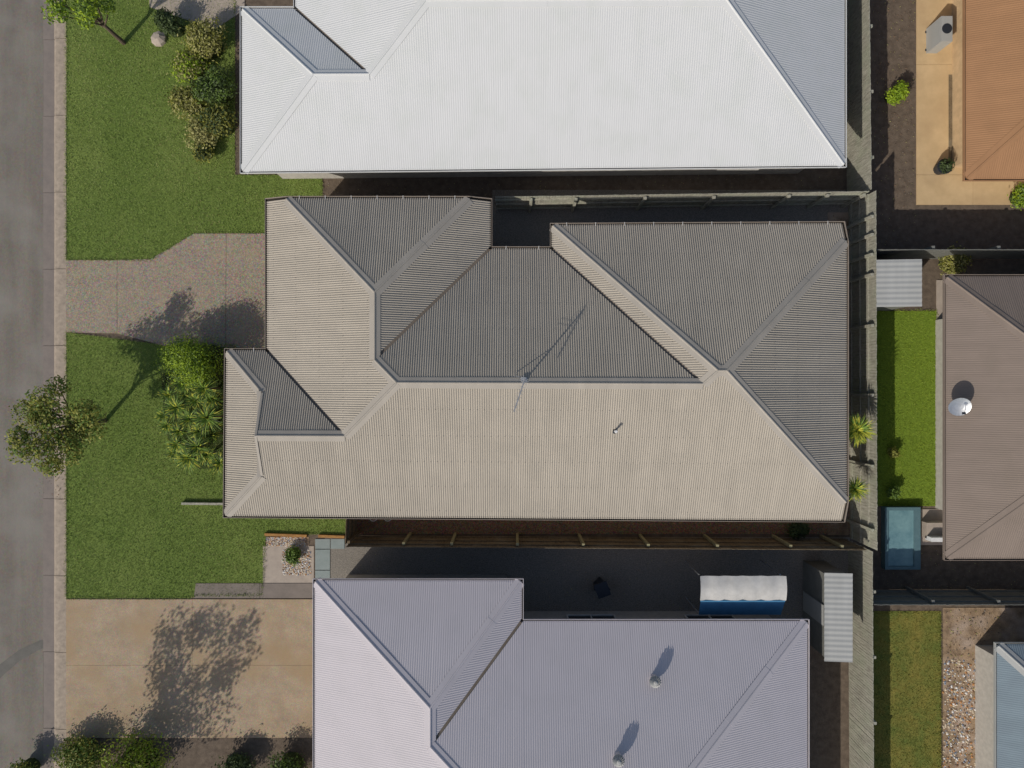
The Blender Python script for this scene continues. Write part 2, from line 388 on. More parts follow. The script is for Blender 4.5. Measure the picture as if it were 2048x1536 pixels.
# Dutch gable above the front hip
a, b, c = vert('F S '+XG, P), vert('S FN '+XG, P), vert('F FN '+XG, P)
mb = MB(); mb.poly([(-8.50, a[1], a[2]-.05), (-8.50, b[1], b[2]), (-8.50, c[1], c[2]-.05)]); mb.build('gable_wall', M['wall'], H)
mb = MB()
for p, q in ((a, b), (b, c)):
    mb.poly([(-8.60, p[1], p[2]+.03), (-8.60, q[1], q[2]+.03), (-8.52, q[1], q[2]+.035), (-8.52, p[1], p[2]+.035)])
    mb.poly([(-8.60, p[1], p[2]+.03), (-8.60, p[1], p[2]-.13), (-8.60, q[1], q[2]-.13), (-8.60, q[1], q[2]+.03)])
mb.build('barge_board', M['cap_beige'], H)
mb = MB(); mb.box((-8.66, (a[1]+c[1])/2, a[2]+.03), (.14, c[1]-a[1]+.1, .02)); mb.build('flashing', M['cap_beige'], H)
mb = MB(); mb.box((-8.045, 3.85, 1.1), (.05, 4.8, 2.15)); gd = mb.build('garage_door', M['white'], H)
M['screw'] = mat('screw_head', (.16,.14,.12), None, 5, .6)
for pk, keys, et in faces:
    V = [vert(k, P) for k in keys]; pl = P[pk]; g = math.hypot(pl[0], pl[1]); vd = (pl[0]/g, pl[1]/g); ud = (-vd[1], vd[0])
    if sum(V[i][0]*V[(i+1) % len(V)][1]-V[(i+1) % len(V)][0]*V[i][1] for i in range(len(V))) < 0: V = V[::-1]
    Q = inset([tuple(v) for v in V], [.22]*len(V)); us = [p[0]*ud[0]+p[1]*ud[1] for p in Q]; vs = [p[0]*vd[0]+p[1]*vd[1] for p in Q]; mb = MB()
    for j in range(int((max(vs)-min(vs))/.9)+1):
        v = min(vs)+j*.9; u = math.ceil(min(us)/.2286)*.2286
        while u < max(us):
            x, y = ud[0]*u+vd[0]*v, ud[1]*u+vd[1]*v; c = False
            for i in range(len(Q)):
                a_, b_ = Q[i], Q[i-1]
                if (a_[1] > y) != (b_[1] > y) and x < (b_[0]-a_[0])*(y-a_[1])/(b_[1]-a_[1])+a_[0]: c = not c
            if c: mb.box((x, y, pl[0]*x+pl[1]*y+pl[2]+.020), (.015, .015, .010))
            u += .2286
    tag(mb.build('screw_row', M['screw'], H), kind='stuff')
# ---------------- neighbours
def simple_house(name, label, x0, x1, y0, y1, slope, mr, mc, wall='wallw', **kw):
    P = dict(S=plane(0, y0, 0, 1, 2.7, slope), N=plane(0, y1, 0, -1, 2.7, slope), W=plane(x0, 0, 1, 0, 2.7, slope), E=plane(x1, 0, -1, 0, 2.7, slope))
    if (x1-x0) > (y1-y0):
        fs = [('S', ['W S '+Z, 'W S N', 'S N E', 'E S '+Z], 'hhhe'), ('N', ['W N '+Z, 'W S N', 'S N E', 'E N '+Z], 'hhhe'),
              ('W', ['W S '+Z, 'W S N', 'W N '+Z], 'hhe'), ('E', ['E S '+Z, 'S N E', 'E N '+Z], 'hhe')]
    else:
        fs = [('W', ['W S '+Z, 'W E S', 'W E N', 'W N '+Z], 'hhhe'), ('E', ['E S '+Z, 'W E S', 'W E N', 'E N '+Z], 'hhhe'),
              ('S', ['W S '+Z, 'W E S', 'E S '+Z], 'hhe'), ('N', ['W N '+Z, 'W E N', 'E N '+Z], 'hhe')]
    return house(name, label, P, fs, ['W S '+Z, 'E S '+Z, 'E N '+Z, 'W N '+Z], mr, mc, mc, M[wall], **kw)
soft = dict(pitch=.0762, amp=.005, seg=4, capw=.2)
PW = dict(S=plane(1.1, 7.62, -.010, 1, 2.7, .414), W=plane(-9.46, 0, 1, 0, 2.7, .414), FN=plane(0, 13.17, 0, -1, 2.7, .414),
          WM=plane(-7.58, 0, 1, 0, 2.7, .414), N=plane(0, 17.17, 0, -1, 2.7, .414), E=plane(11.66, 0, -1, 0, 2.7, .414))
fW = [('S', ['W S '+Z, 'W S FN', 'S FN WM', 'S WM N', 'S N E', 'S E '+Z], 'hhhhhe'), ('W', ['W S '+Z, 'W S FN', 'W FN '+Z], 'hhe'),
      ('FN', ['W FN '+Z, 'W S FN', 'S FN WM', 'FN WM '+Z], 'hhve'), ('WM', ['FN WM '+Z, 'S FN WM', 'S WM N', 'WM N '+Z], 'vhhe'),
      ('N', ['WM N '+Z, 'S WM N', 'S N E', 'N E '+Z], 'hhhe'), ('E', ['S E '+Z, 'S N E', 'N E '+Z], 'hhe')]
house('neighbour_house', 'long white steel roofed house along the top of the photo', PW, fW,
      ['W S '+Z, 'S E '+Z, 'N E '+Z, 'WM N '+Z, 'FN WM '+Z, 'W FN '+Z], M['roof_white'], M['roof_white'], M['roof_white'], M['wallw'], **soft)
PL = dict(W=plane(-6.9, 0, 1, 0, 2.7, .37), NA=plane(0, -6.95, 0, -1, 2.7, .42), EA=plane(.30, 0, -1, 0, 2.7, .52),
          NB=plane(0, -8.38, 0, -1, 2.7, .44), E=plane(10.35, 0, -1, 0, 2.7, .414), S=plane(0, -20.2, 0, 1, 2.7, .43))
fL = [('W', ['W NA '+Z, 'W NA EA', 'W EA NB', 'W NB S', 'W S '+Z], 'hhhhe'), ('NA', ['W NA '+Z, 'W NA EA', 'NA EA '+Z], 'hhe'),
      ('EA', ['NA EA '+Z, 'W NA EA', 'W EA NB', 'EA NB '+Z], 'hhve'), ('NB', ['EA NB '+Z, 'W EA NB', 'W NB S', 'NB S E', 'NB E '+Z], 'vhhhe'),
      ('E', ['NB E '+Z, 'NB S E', 'E S '+Z], 'hhe'), ('S', ['W S '+Z, 'W NB S', 'NB S E', 'E S '+Z], 'hhhe')]
house('neighbour_house', 'pale lilac grey steel roofed house at the bottom of the photo', PL, fL,
      ['W S '+Z, 'E S '+Z, 'NB E '+Z, 'EA NB '+Z, 'NA EA '+Z, 'W NA '+Z], M['roof_lilac'], M['roof_lilac'], M['roof_lilac'], M['wallw'], **soft)
simple_house('neighbour_house', 'brown steel roofed house behind the lime green lawn at the right edge', 15.3, 26.5, -6.1, 3.75, .414, M['roof_brown'], M['roof_brown'], wi=1.25, **soft)
simple_house('neighbour_house', 'terracotta orange roofed house with tan paving in the top right corner', 16.0, 27.0, 7.25, 19, .36, M['roof_orange'], M['roof_orange'], wall='wall_tan', wi=1.2, **soft)
simple_house('neighbour_house', 'blue grey roofed house in the bottom right corner', 17.1, 27.5, -21, -9.2, .414, M['roof_blue'], M['roof_grey'], wi=1.0, **soft)

def win(par, x, y, z0, z1, wdt, face, name='window'):
    # face: outward direction 'W','N','S'
    d = {'W':(-1,0),'N':(0,1),'S':(0,-1)}[face]; al = (-d[1], d[0]); rz = math.atan2(al[1], al[0]); zc = (z0+z1)/2; h = z1-z0
    mb = MB(); mb.box((x+d[0]*.02, y+d[1]*.02, zc), (wdt, .03, h), rz); f = mb.build(name, M['glass'], par); mb = MB()
    for o, sz in ((-wdt/2, .06), (0, .05), (wdt/2, .06)): mb.box((x+al[0]*o+d[0]*.045, y+al[1]*o+d[1]*.045, zc), (sz, .05, h+.06), rz)
    for z in (z0, z1): mb.box((x+d[0]*.047, y+d[1]*.047, z), (wdt-.06, .045, .06), rz)
    mb.build('frame', M['soffit'], f)
NB_ = [o for o in C.objects if o.name.startswith('neighbour_house')]
nw, nl, nbr, no, nb = NB_
for xx in (-4.5, -1.8): win(nl, xx, -7.45, 1.0, 2.1, 1.5, 'N')
for xx in (3.0, 7.5): win(nl, xx, -8.88, .6, 2.1, 1.8, 'N')
for xx in (-5.5, -1.0, 3.5, 8.5): win(nw, xx, 8.13, 1.0, 2.1, 1.5, 'S')
# tyre mark on the road
mb = MB(); A = [G(*p) for p in ((-40,1375),(0,1338),(35,1310),(75,1290),(112,1280))]
for i in range(4):
    (xa, ya), (xb, yb) = A[i], A[i+1]; wa, wb = (.40-.06*i), (.40-.06*(i+1)); mb.poly([(xa, ya-wa, -.094), (xb, yb-wb, -.094), (xb, yb+wb*.6, -.094), (xa, ya+wa*.6, -.094)])
struct('road_patch', mb, mat('road_patch', (.165,.155,.135), None, 3, .9, .3, 60))
# ---------------------------------------------------------------- ground, road, paving
mb = MB(); mb.box((0, 0, -.28), (900, 900, .1)); struct('ground', mb, M['soil'])
mb = MB(); mb.box((-24.5, 0, -.15), (12.2, 300, .1)); struct('road', mb, M['asphalt'])
kc = bpy.data.objects.new('kerb_channel', None); C.objects.link(kc); tag(kc, kind='structure')
kb = bpy.data.objects.new('kerb', None); C.objects.link(kb); tag(kb, kind='structure')
mb = MB(); mb.box((-18.16, 0, -.10), (.44, 2.985, .06)); c0 = mb.build('slab', M['channel'], kc)
mb = MB(); y0, y1 = -1.49, 1.49
pr = [(-17.94, -.13), (-17.94, -.06), (-17.86, .0), (-17.72, .018), (-17.42, .02), (-17.42, -.13)]
mb.v += [(x, y0, z) for x, z in pr]+[(x, y1, z) for x, z in pr]
for k in range(5): mb.f.append((k, k+1, 6+k+1, 6+k)); mb.mi.append(0)
mb.f.append(tuple(range(6))[::-1]); mb.f.append(tuple(range(6, 12))); mb.mi += [0, 0]
k0 = mb.build('kerb_stone', M['kerb'], kb)
for i in range(-9, 10):
    for o in (c0, k0):
        if i:
            q = o.copy(); C.objects.link(q); q.location = (random.uniform(-.004, .004), i*3.0, random.uniform(-.004, .004))
mb = MB(); mb.prism([(-17.42, -60), (80, -60), (80, 60), (-17.42, 60)], -.2, 0); struct('earth', mb, M['soil'])
lawn_px = [(133,-200),(470,-200),(470,350),(645,350),(645,420),(560,420),(560,466),(388,466),(325,505),(300,520),(133,520)]
lawn2_px = [(133,665),(328,690),(470,690),(470,1020),(694,1020),(694,1068),(532,1068),(530,1100),(524,1190),(395,1190),(380,1196),(133,1196)]
sheet('lawn', lawn_px, .012, M['lawn']); sheet('lawn', lawn2_px, .012, M['lawn'])
sheet('lawn', [(1700,622),(1875,622),(1875,1012),(1700,1012)], .012, M['lawn_lime'])
sheet('lawn', [(1700,1222),(1882,1222),(1882,1700),(1700,1700)], .012, M['lawn_dry'])
def grass(pix, dens, m, h=.05, name='grass', label='short mown grass'):
    P = np.array([G(x, y) for x, y in pix]); lo, hi = P.min(0), P.max(0); n = int(dens*(hi-lo).prod())
    q = rng.uniform(lo, hi, (n, 2)); ins = np.zeros(n, bool)
    for i in range(len(P)):
        a, b = P[i], P[i-1]; c = (a[1] > q[:, 1]) != (b[1] > q[:, 1])
        with np.errstate(divide='ignore', invalid='ignore'):
            ins ^= c & (q[:, 0] < (b[0]-a[0])*(q[:, 1]-a[1])/(b[1]-a[1])+a[0])
    q = q[ins]; ex = []
    for i in range(len(P)):
        a, b = P[i], P[i-1]; L = np.linalg.norm(b-a); k = int(L*110); tt = rng.uniform(0, 1, k)[:, None]
        w_ = .5+.5*np.sin(tt*L*2.3+i)*np.sin(tt*L*.9+2*i)
        ex.append(a+(b-a)*tt+rng.normal(0, 1, (k, 2))*(.015+.035*w_))
    q = np.concatenate([q]+ex); n = len(q); an = rng.uniform(0, 2*np.pi, n); hh = h*rng.uniform(.5, 1.3, n); wd = rng.uniform(.007, .014, n)
    ln = rng.uniform(.01, .05, n); a2 = rng.uniform(0, 2*np.pi, n); z0 = np.full(n, .01); z0[-sum(len(e) for e in ex):] = .034
    A = np.stack([q[:, 0]+np.cos(an)*wd, q[:, 1]+np.sin(an)*wd, z0], 1); B = np.stack([q[:, 0]-np.cos(an)*wd, q[:, 1]-np.sin(an)*wd, z0], 1)
    T = np.stack([q[:, 0]+np.cos(a2)*ln, q[:, 1]+np.sin(a2)*ln, z0+hh], 1)
    o = npmesh(name, np.stack([A, B, T], 1), 3, m); tag(o, label, 'grass', kind='stuff'); return o
grass([(max(x,133), max(y,-60)) for x, y in lawn_px], 900, [M['grass'], M['grass'], M['grass2'], M['grass3']], label='short green lawn grass before the white roofed house')
grass(lawn2_px, 1000, [M['grass'], M['grass'], M['grass2'], M['grass3']], label='short green lawn grass below the driveway and round the strappy plants')
grass([(1705,622),(1872,622),(1872,1010),(1705,1010)], 600, M['grass_lime'], label='bright lime green grass beside the brown roofed house')
grass([(1705,1225),(1880,1225),(1880,1580),(1705,1580)], 600, M['grass_dry'], label='yellowed dry grass at the bottom right')
# driveways
def pslab(parts, name, m, z=.03, g=.012):
    t = bpy.data.objects.new(name, None); C.objects.link(t); tag(t, kind='structure')
    for poly in parts:
        P = [G(x, y) for x, y in poly]
        a = sum(P[i][0]*P[(i+1) % len(P)][1]-P[(i+1) % len(P)][0]*P[i][1] for i in range(len(P)))
        if a < 0: P = P[::-1]
        P = inset(P, [g/2]*len(P)); mb = MB(); mb.prism(P, -.05, z); mb.build('slab', m, t)
    return t
pslab([[(133,520),(235,520),(235,667),(133,665)], [(235,520),(302,518),(328,503),(388,467),(453,467),(452,695),(328,692),(235,667)],
       [(453,467),(545,467),(545,697),(452,695)]], 'driveway', M['aggregate'])
pslab([[(133,1198),(385,1198),(385,1330),(133,1330)], [(385,1198),(650,1198),(650,1330),(385,1330)],
       [(133,1330),(385,1330),(385,1475),(133,1475)], [(385,1330),(650,1330),(650,1475),(385,1475)]], 'driveway', M['drive_tan'], .03, .008)
pslab([[(392,1166),(520,1166),(520,1196),(388,1196)], [(520,1166),(650,1166),(650,1196),(520,1196)]], 'path', M['path_grey'], .034)
pslab([[(290,-150),(490,-150),(490,20),(430,60),(300,15)]], 'driveway', M['paving_pale'], .03)
pslab([[(1832,-150),(1945,-150),(1945,130),(1832,130)], [(1832,130),(1945,130),(1945,350),(1832,350)], [(1832,350),(1945,350),(1945,410),(1832,410)],
       [(1945,350),(2200,350),(2200,410),(1945,410)]], 'patio', M['paving_tan'], .03)
sheet('planting_bed', [(1896,150),(1918,150),(1918,330),(1896,330)], .036, M['wood_brown'])
pslab([[(1872,560),(1910,560),(1910,705),(1872,705)], [(1872,705),(1910,705),(1910,850),(1872,850)], [(1832,1018),(1905,1018),(1905,1090),(1832,1090)]], 'patio', M['paving_pale'], .03)
sheet('bare_earth', [(1885,1215),(2200,1215),(2200,1700),(1885,1700)], .02, M['rubble'])
sheet('mulch_bed', [(694,1020),(1700,1020),(1700,1068),(694,1068)], .012, M['mulch'])
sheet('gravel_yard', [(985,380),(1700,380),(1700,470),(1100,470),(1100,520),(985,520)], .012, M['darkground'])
sheet('side_yard', [(645,340),(1690,340),(1690,412),(645,412)], .008, M['soil'])
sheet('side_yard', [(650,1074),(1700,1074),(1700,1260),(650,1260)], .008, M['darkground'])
sheet('sandy_strip', [(1655,425),(1697,425),(1697,1070),(1655,1070)], .016, M['rubble'])
sheet('path', [(1876,850),(1912,850),(1912,1016),(1876,1016)], .03, M['channel'])
# pale garden strip by the front corner of the lilac house
sheet('garden_bed', [(526,1092),(628,1092),(628,1166),(526,1166)], .016, M['paving_pale'])
def stones(name, label, pix, n, r, cat='pebbles'):
    P = [G(x, y) for x, y in pix]; x0, x1 = min(p[0] for p in P), max(p[0] for p in P); y0, y1 = min(p[1] for p in P), max(p[1] for p in P)
    mb = MB(); ico = [(0,0,1),(.9,0,.35),(.28,.85,.35),(-.73,.53,.35),(-.73,-.53,.35),(.28,-.85,.35)]
    for k in range(n):
        x, y = random.uniform(x0, x1), random.uniform(y0, y1); s = r*random.uniform(.5, 1.3); a = random.random()*6.28; sx = random.uniform(.7, 1.3)
        b = len(mb.v); mi = random.choice((0,0,1,2,3,4))
        for q in ico: mb.v.append((x+s*(q[0]*sx*math.cos(a)-q[1]*math.sin(a)), y+s*(q[0]*sx*math.sin(a)+q[1]*math.cos(a)), .015+s*q[2]*.7))
        for j in range(5):
            mb.f.append((b, b+1+j, b+1+(j+1) % 5)); mb.mi.append(mi)
        mb.f.append(tuple(b+1+j for j in range(5))[::-1]); mb.mi.append(mi)
    return tag(mb.build(name, M['stone_c']), label, cat, kind='stuff')
sheet('pebble_base', [(532,1074),(618,1074),(618,1092),(532,1092)], .014, M['rubble'])
stones('pebbles', 'multicoloured pebbles behind the orange timber edging', [(533,1074),(612,1092)], 1300, .024)
stones('pebbles', 'pale pebbles in the corner beside the side gate', [(696,1040),(706,1058)], 160, .024)
stones('pebbles', 'loose pale rubble on bare dirt at the lower right', [(1885,1320),(1985,1560)], 900, .05, 'rubble')
stones('pebbles', 'pinkish pebbles in the bed beside the lilac roof corner', [(565,1100),(622,1150)], 700, .03)
# blue grey path slabs by the gate
pslab([[(630,1077),(661,1077),(661,1098),(630,1098)], [(661,1077),(690,1077),(690,1098),(661,1098)],
       [(630,1098),(661,1098),(661,1140),(630,1140)], [(630,1140),(661,1140),(661,1168),(630,1168)]], 'path', M['slab_teal'], .03, .03)
def beam(name, label, cat, p0, p1, wd, h, m, z=0.0, group=None):
    a, b = G(*p0), G(*p1); L = math.hypot(b[0]-a[0], b[1]-a[1]); mb = MB()
    mb.box(((a[0]+b[0])/2, (a[1]+b[1])/2, z+h/2), (L, wd, h), math.atan2(b[1]-a[1], b[0]-a[0]))
    return tag(mb.build(name, m), label, cat, group)
beam('timber_edging', 'orange timber sleeper edging the coloured pebbles', 'edging', (531,1068), (615,1071), .1, .12, M['sleeper'])
beam('timber_edging', 'orange timber sleeper edging the blue grey slabs', 'edging', (638,1071), (690,1073), .1, .12, M['sleeper'])
beam('garden_sleeper', 'weathered low timber wall running across the lawn under the front eave', 'sleeper', (366,1006), (470,1007), .085, .15, M['wood_grey'])
# mulch chips
n = 7000; x0, y0 = G(700,1066); x1, y1 = G(1690,1030)
q = np.stack([rng.uniform(x0, x1, n), rng.uniform(y0, y1, n), np.full(n, .02)], 1); an = rng.uniform(0, 6.28, n); l_ = rng.uniform(.015, .04, n); w_ = l_*.4
dx = np.stack([np.cos(an)*l_, np.sin(an)*l_, rng.uniform(-.01, .02, n)], 1); dy = np.stack([-np.sin(an)*w_, np.cos(an)*w_, rng.uniform(-.005, .01, n)], 1)
tag(npmesh('bark_chips', np.stack([q-dx-dy, q+dx-dy, q+dx+dy, q-dx+dy], 1), 4, [M['chip'], M['mulch']]), 'brown bark chips along the shaded side of the house', 'mulch', kind='stuff')

def litter(label, pix, n, mats, size=.03):
    A = [G(*p) for p in pix]; x0, x1 = sorted((A[0][0], A[1][0])); y0, y1 = sorted((A[0][1], A[1][1]))
    q = np.stack([rng.uniform(x0, x1, n), rng.uniform(y0, y1, n), np.full(n, .045)], 1); an = rng.uniform(0, 6.28, n); l_ = rng.uniform(.4, 1, n)*size; w_ = l_*.5
    dx = np.stack([np.cos(an)*l_, np.sin(an)*l_, rng.uniform(-.01, .02, n)], 1); dy = np.stack([-np.sin(an)*w_, np.cos(an)*w_, rng.uniform(-.005, .01, n)], 1)
    tag(npmesh('leaf_litter', np.stack([q-dx, q-dy, q+dx, q+dy], 1), 4, mats), label, 'leaf litter', kind='stuff')
LM = [M['chip'], M['leaf_pale'], M['bark'], M['path_grey']]
litter('fallen leaves in the dark yard above the lilac roof', [(700,1105),(1690,1235)], 900, LM)
litter('fallen leaves along the strip under the white roof', [(650,350),(1680,392)], 500, LM)
litter('fallen leaves in the brown strip left of the tan paving', [(1745,0),(1830,490)], 700, LM)
litter('fallen leaves along the right hand fence', [(1660,430),(1696,1065)], 350, LM)
litter('fallen leaves and twigs on the kerb under the street tree', [(70,780),(135,1000)], 160, LM, .04)
litter('fallen leaves on the ground above the dry lawn', [(1760,1100),(2048,1200)], 400, LM)
litter('debris on the bare dirt left of the blue roof', [(1890,1220),(2000,1530)], 500, LM, .05)
# ---------------------------------------------------------------- fences
def fence(name, label, p0, p1, posts, side, mw, mp, h=1.8, posth=None, cat='fence', step=.105, railz=(.25, .9, 1.5), wob=.03):
    p0, p1 = Vector((*p0, 0)), Vector((*p1, 0)); L = (p1-p0).length; d = (p1-p0)/L; nn = Vector((-d.y, d.x, 0))*side; rz = math.atan2(d.y, d.x)
    t = thing(name, label, cat, (p0.x, p0.y, 0)); mb = MB(); k = step/2
    while k < L:
        p = p0+d*k; hh = h+random.uniform(-wob, wob)*.5; o = random.uniform(-.004, .004)
        mb.box((p.x+nn.x*o, p.y+nn.y*o, hh/2+.02), (step*.93, .018, hh), rz+random.uniform(-.03, .03)); k += step
    tag(mb.build('paling_row', mw, t), kind='stuff')
    for z in railz:
        mb = MB(); c = (p0+p1)/2+nn*.033; mb.box((c.x, c.y, z), (L, .045, .075), rz); mb.build('rail', mw, t)
    for s in posts:
        c = p0+d*s+nn*.10; ph = (posth or h-.05)+random.uniform(-.02, .02); mb = MB(); mb.box((c.x, c.y, ph/2), (.10, .10, ph), rz+random.uniform(-.06, .06)); mb.build('post', mp, t)
    return t
zt = 1.8; yN = lambda px: G(px, 398, zt)[0]
a = (-.62, 6.82); b = (13.0, 7.02)
fence('timber_fence', 'weathered grey paling fence behind the narrow yard above the main house', a, b,
      [G(x, 404, 1.7)[0]-a[0] for x in (1062,1152,1290,1428,1578,1655,1728)], -1, M['wood_grey'], M['wood_grey'])
e0 = (13.16, 7.0); e1 = (13.2, -6.0)
fence('timber_fence', 'sunlit grey paling fence behind the two spiky plants at the right', e0, e1,
      [7.0-G(1740, y, 1.7)[1] for y in (436,472,511,551,652,790,931,1058)], -1, M['wood_grey'], M['wood_grey'], h=2.0)
s0 = (-6.05, -5.93); s1 = (13.0, -6.05)
fence('timber_fence', 'brown paling fence along the shaded mulch strip below the main house', s0, s1,
      [G(x, 1088, 1.75)[0]-s0[0] for x in (807,903,1035,1167,1297,1435,1582,1685)], 1, M['wood_brown'], M['wood_lime'])
fence('side_gate', 'dark timber side gate between the house corner and the brown fence', (-6.08, -5.85), (-6.02, -4.25), [.08, 1.5], -1, M['wood_brown'], M['wood_brown'], cat='gate')
fence('timber_fence', 'grey paling fence behind the white roofed house at the top right', (13.1, 7.1), (13.0, 17), [1.2,3.6,6.0,8.4], -1, M['wood_grey'], M['wood_grey'])
fence('timber_fence', 'grey paling fence right of the lilac roofed house at the bottom', (13.14, -6.1), (13.2, -17), [1.5,3.9,6.3,8.7], 1, M['wood_grey'], M['wood_grey'])
fence('timber_fence', 'dark fence dividing the terracotta house from the brown roofed house', (13.2, 4.9), (27, 4.9), [2.2,4.6,7.0,9.4,11.8], 1, M['paintfence'], M['paintfence'])
fence('timber_fence', 'dark fence dividing the brown roofed house from the dry lawn', (13.2, -8.05), (27, -8.05), [2.2,4.6,7.0,9.4,11.8], 1, M['paintfence'], M['paintfence'])

# ---------------------------------------------------------------- plants
def strap_plant(x, y, z, L, n, m, label, name='cordyline', group=None, wd=.0155, heads=1, lean=0):
    t = thing(name, label, 'plant', (x, y, 0), group)
    mb = MB(); mb.tube([(x-lean, y, 0), (x-lean*.4, y, z*.5), (x, y, z)], [.06, .05, .04], 7); mb.build('trunk', M['bark'], t)
    V = []
    for k in range(n):
        a = k*2.39996+random.uniform(-.25, .25); e = R(78)*(1-(k/n))**.8 + R(-12)*(k/n)+random.uniform(-.12, .12); ll = L*random.uniform(.75, 1.1)
        dirh = Vector((math.cos(a), math.sin(a), 0)); sd_ = Vector((-math.sin(a), math.cos(a), 0)); p = Vector((x, y, z)); pts = [p.copy()]; ee = e
        for s in range(4):
            p = p+(dirh*math.cos(ee)+Vector((0,0,1))*math.sin(ee))*(ll/4); ee -= R(random.uniform(6, 22)); pts.append(p.copy())
        ws = [wd*.6, wd, wd*.95, wd*.6, wd*.08]; tw = Vector((0,0,random.uniform(-.3, .3)))
        for s in range(4):
            s1 = (sd_+tw)*ws[s]; s2 = (sd_+tw)*ws[s+1]
            V += [pts[s]-s1, pts[s]+s1, pts[s+1]+s2, pts[s+1]-s2]
    npmesh('leaf_crown', np.array([tuple(v) for v in V]), 4, m, t); return t
SP0 = [((395,800),1.1,.46,'low strappy plant between the upper three heads of the clump'), ((330,830),.8,.4,'low strappy plant on the outer left edge of the clump'),
      ((400,862),1.1,.48,'shaded strappy plant right of the clump centre'), ((425,870),.9,.45,'strappy plant in the gutter shade midway down the clump'),
      ((378,790),1.0,.42,'low strappy plant just under the hedge in the clump'), ((415,908),1.0,.48,'strappy plant right of the bushy lower head'),
      ((350,905),.7,.36,'tiny strappy plant at the lower left tip of the clump')]
SP = SP0+[((370,766),1.25,.50,'strappy green plant furthest up against the lime hedge'), ((411,777),1.45,.56,'strappy green plant near the roof corner at the top of the clump'),
      ((355,815),1.2,.55,'strappy green plant at the left of the clump under the lime hedge'), ((417,835),1.7,.62,'big open strappy plant in the middle of the clump beside the eave'),
      ((382,838),1.2,.50,'dense strappy plant at the heart of the clump'), ((337,851),.9,.38,'small strappy plant on the left fringe of the clump'),
      ((360,862),1.0,.40,'smaller strappy plant below the left fringe of the clump'), ((355,888),1.0,.42,'small strappy plant lower left of the clump over lawn'),
      ((397,893),1.4,.56,'bushy strappy plant in the lower half of the clump'), ((380,915),1.2,.60,'strappy plant with long leaves drooping over the lawn at the bottom of the clump'),
      ((442,925),.9,.50,'strappy plant half under the front gutter at the bottom of the clump'), ((428,797),1.2,.42,'strappy plant in shade close to the front gutter'),
      ((340,790),1.0,.42,'strappy plant squeezed below the hedge at the far left of the clump')]
for (px, py), z, L, lab in SP:
    x, y = G(px, py, z); strap_plant(x, y, z, L*1.16, 95, [M['strap'], M['strap'], M['strap'], M['strap_y'], M['leaf_green'], M['leaf_dark']], lab, group='strappy plants clumped beside the front eave', lean=random.uniform(-.2,.2))
x, y = G(1711, 860, 2.4); strap_plant(x, y, 2.4, .70, 190, [M['strap_y'], M['strap_y'], M['strap']], 'larger yellow green spiky plant against the right hand gutter', name='spiky_plant', wd=.02)
x, y = G(1708, 978, 1.9); strap_plant(x, y, 1.9, .56, 120, [M['strap_y'], M['strap']], 'smaller spiky plant over the sunlit strip by the right fence', name='spiky_plant', wd=.017)

def leaves_in(n, fn, size, m, parent, name='foliage'):
    V = []
    for _ in range(n):
        p, nrm = fn(); u = Vector((random.gauss(0,1), random.gauss(0,1), random.gauss(0,1))).normalized()
        nn = (nrm*1.1+u*.9).normalized(); a = nn.orthogonal().normalized(); a.rotate(Matrix.Rotation(random.random()*6.28, 3, nn)); b = nn.cross(a)
        s = size*random.uniform(.6, 1.3); V += [p-a*s, p-b*s*.5, p+a*s, p+b*s*.5]
    return npmesh(name, np.array([tuple(v) for v in V]), 4, m, parent)
def bush(px, py, rx, ry, h, m, label, n=1500, size=.035, name='shrub', lumps=6, group=None, core=True, cat='shrub'):
    x, y = G(px, py, h*.7); t = thing(name, label, cat, (x, y, 0), group)
    L = [(0, 0, h*.42, 1.0)]+[(random.uniform(-.5,.5)*rx, random.uniform(-.5,.5)*ry, h*random.uniform(.35,.65), random.uniform(.45,.65)) for _ in range(lumps)]
    def fn():
        lx, ly, lz, lr = random.choice(L); d = Vector((random.gauss(0,1), random.gauss(0,1), abs(random.gauss(0,1))*.9)).normalized(); r = random.uniform(.62, 1.06) if random.random() < .75 else random.uniform(.9, 1.3)
        p = Vector((x+lx+d.x*rx*lr*r, y+ly+d.y*ry*lr*r, max(.03, lz+d.z*(h*.55)*lr*r))); return p, d
    leaves_in(n, fn, size, m, t)
    mb = MB(); mb.tube([(x, y, 0), (x+.02, y, h*.35)], [.05, .03], 6); mb.build('stem', M['bark'], t)
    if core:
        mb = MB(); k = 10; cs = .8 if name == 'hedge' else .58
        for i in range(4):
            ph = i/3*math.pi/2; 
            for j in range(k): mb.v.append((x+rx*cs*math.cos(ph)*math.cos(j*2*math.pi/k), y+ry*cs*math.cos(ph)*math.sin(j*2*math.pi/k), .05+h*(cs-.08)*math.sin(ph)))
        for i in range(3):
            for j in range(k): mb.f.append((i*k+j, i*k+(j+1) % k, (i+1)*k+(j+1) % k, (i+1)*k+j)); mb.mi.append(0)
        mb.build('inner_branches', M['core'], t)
    return t
sheet('planting_bed', [(322,745),(448,745),(448,935),(400,938),(350,905),(330,860)], .016, M['core'])  # mulch bed coloured near black, painting in the shade under the strappy leaves
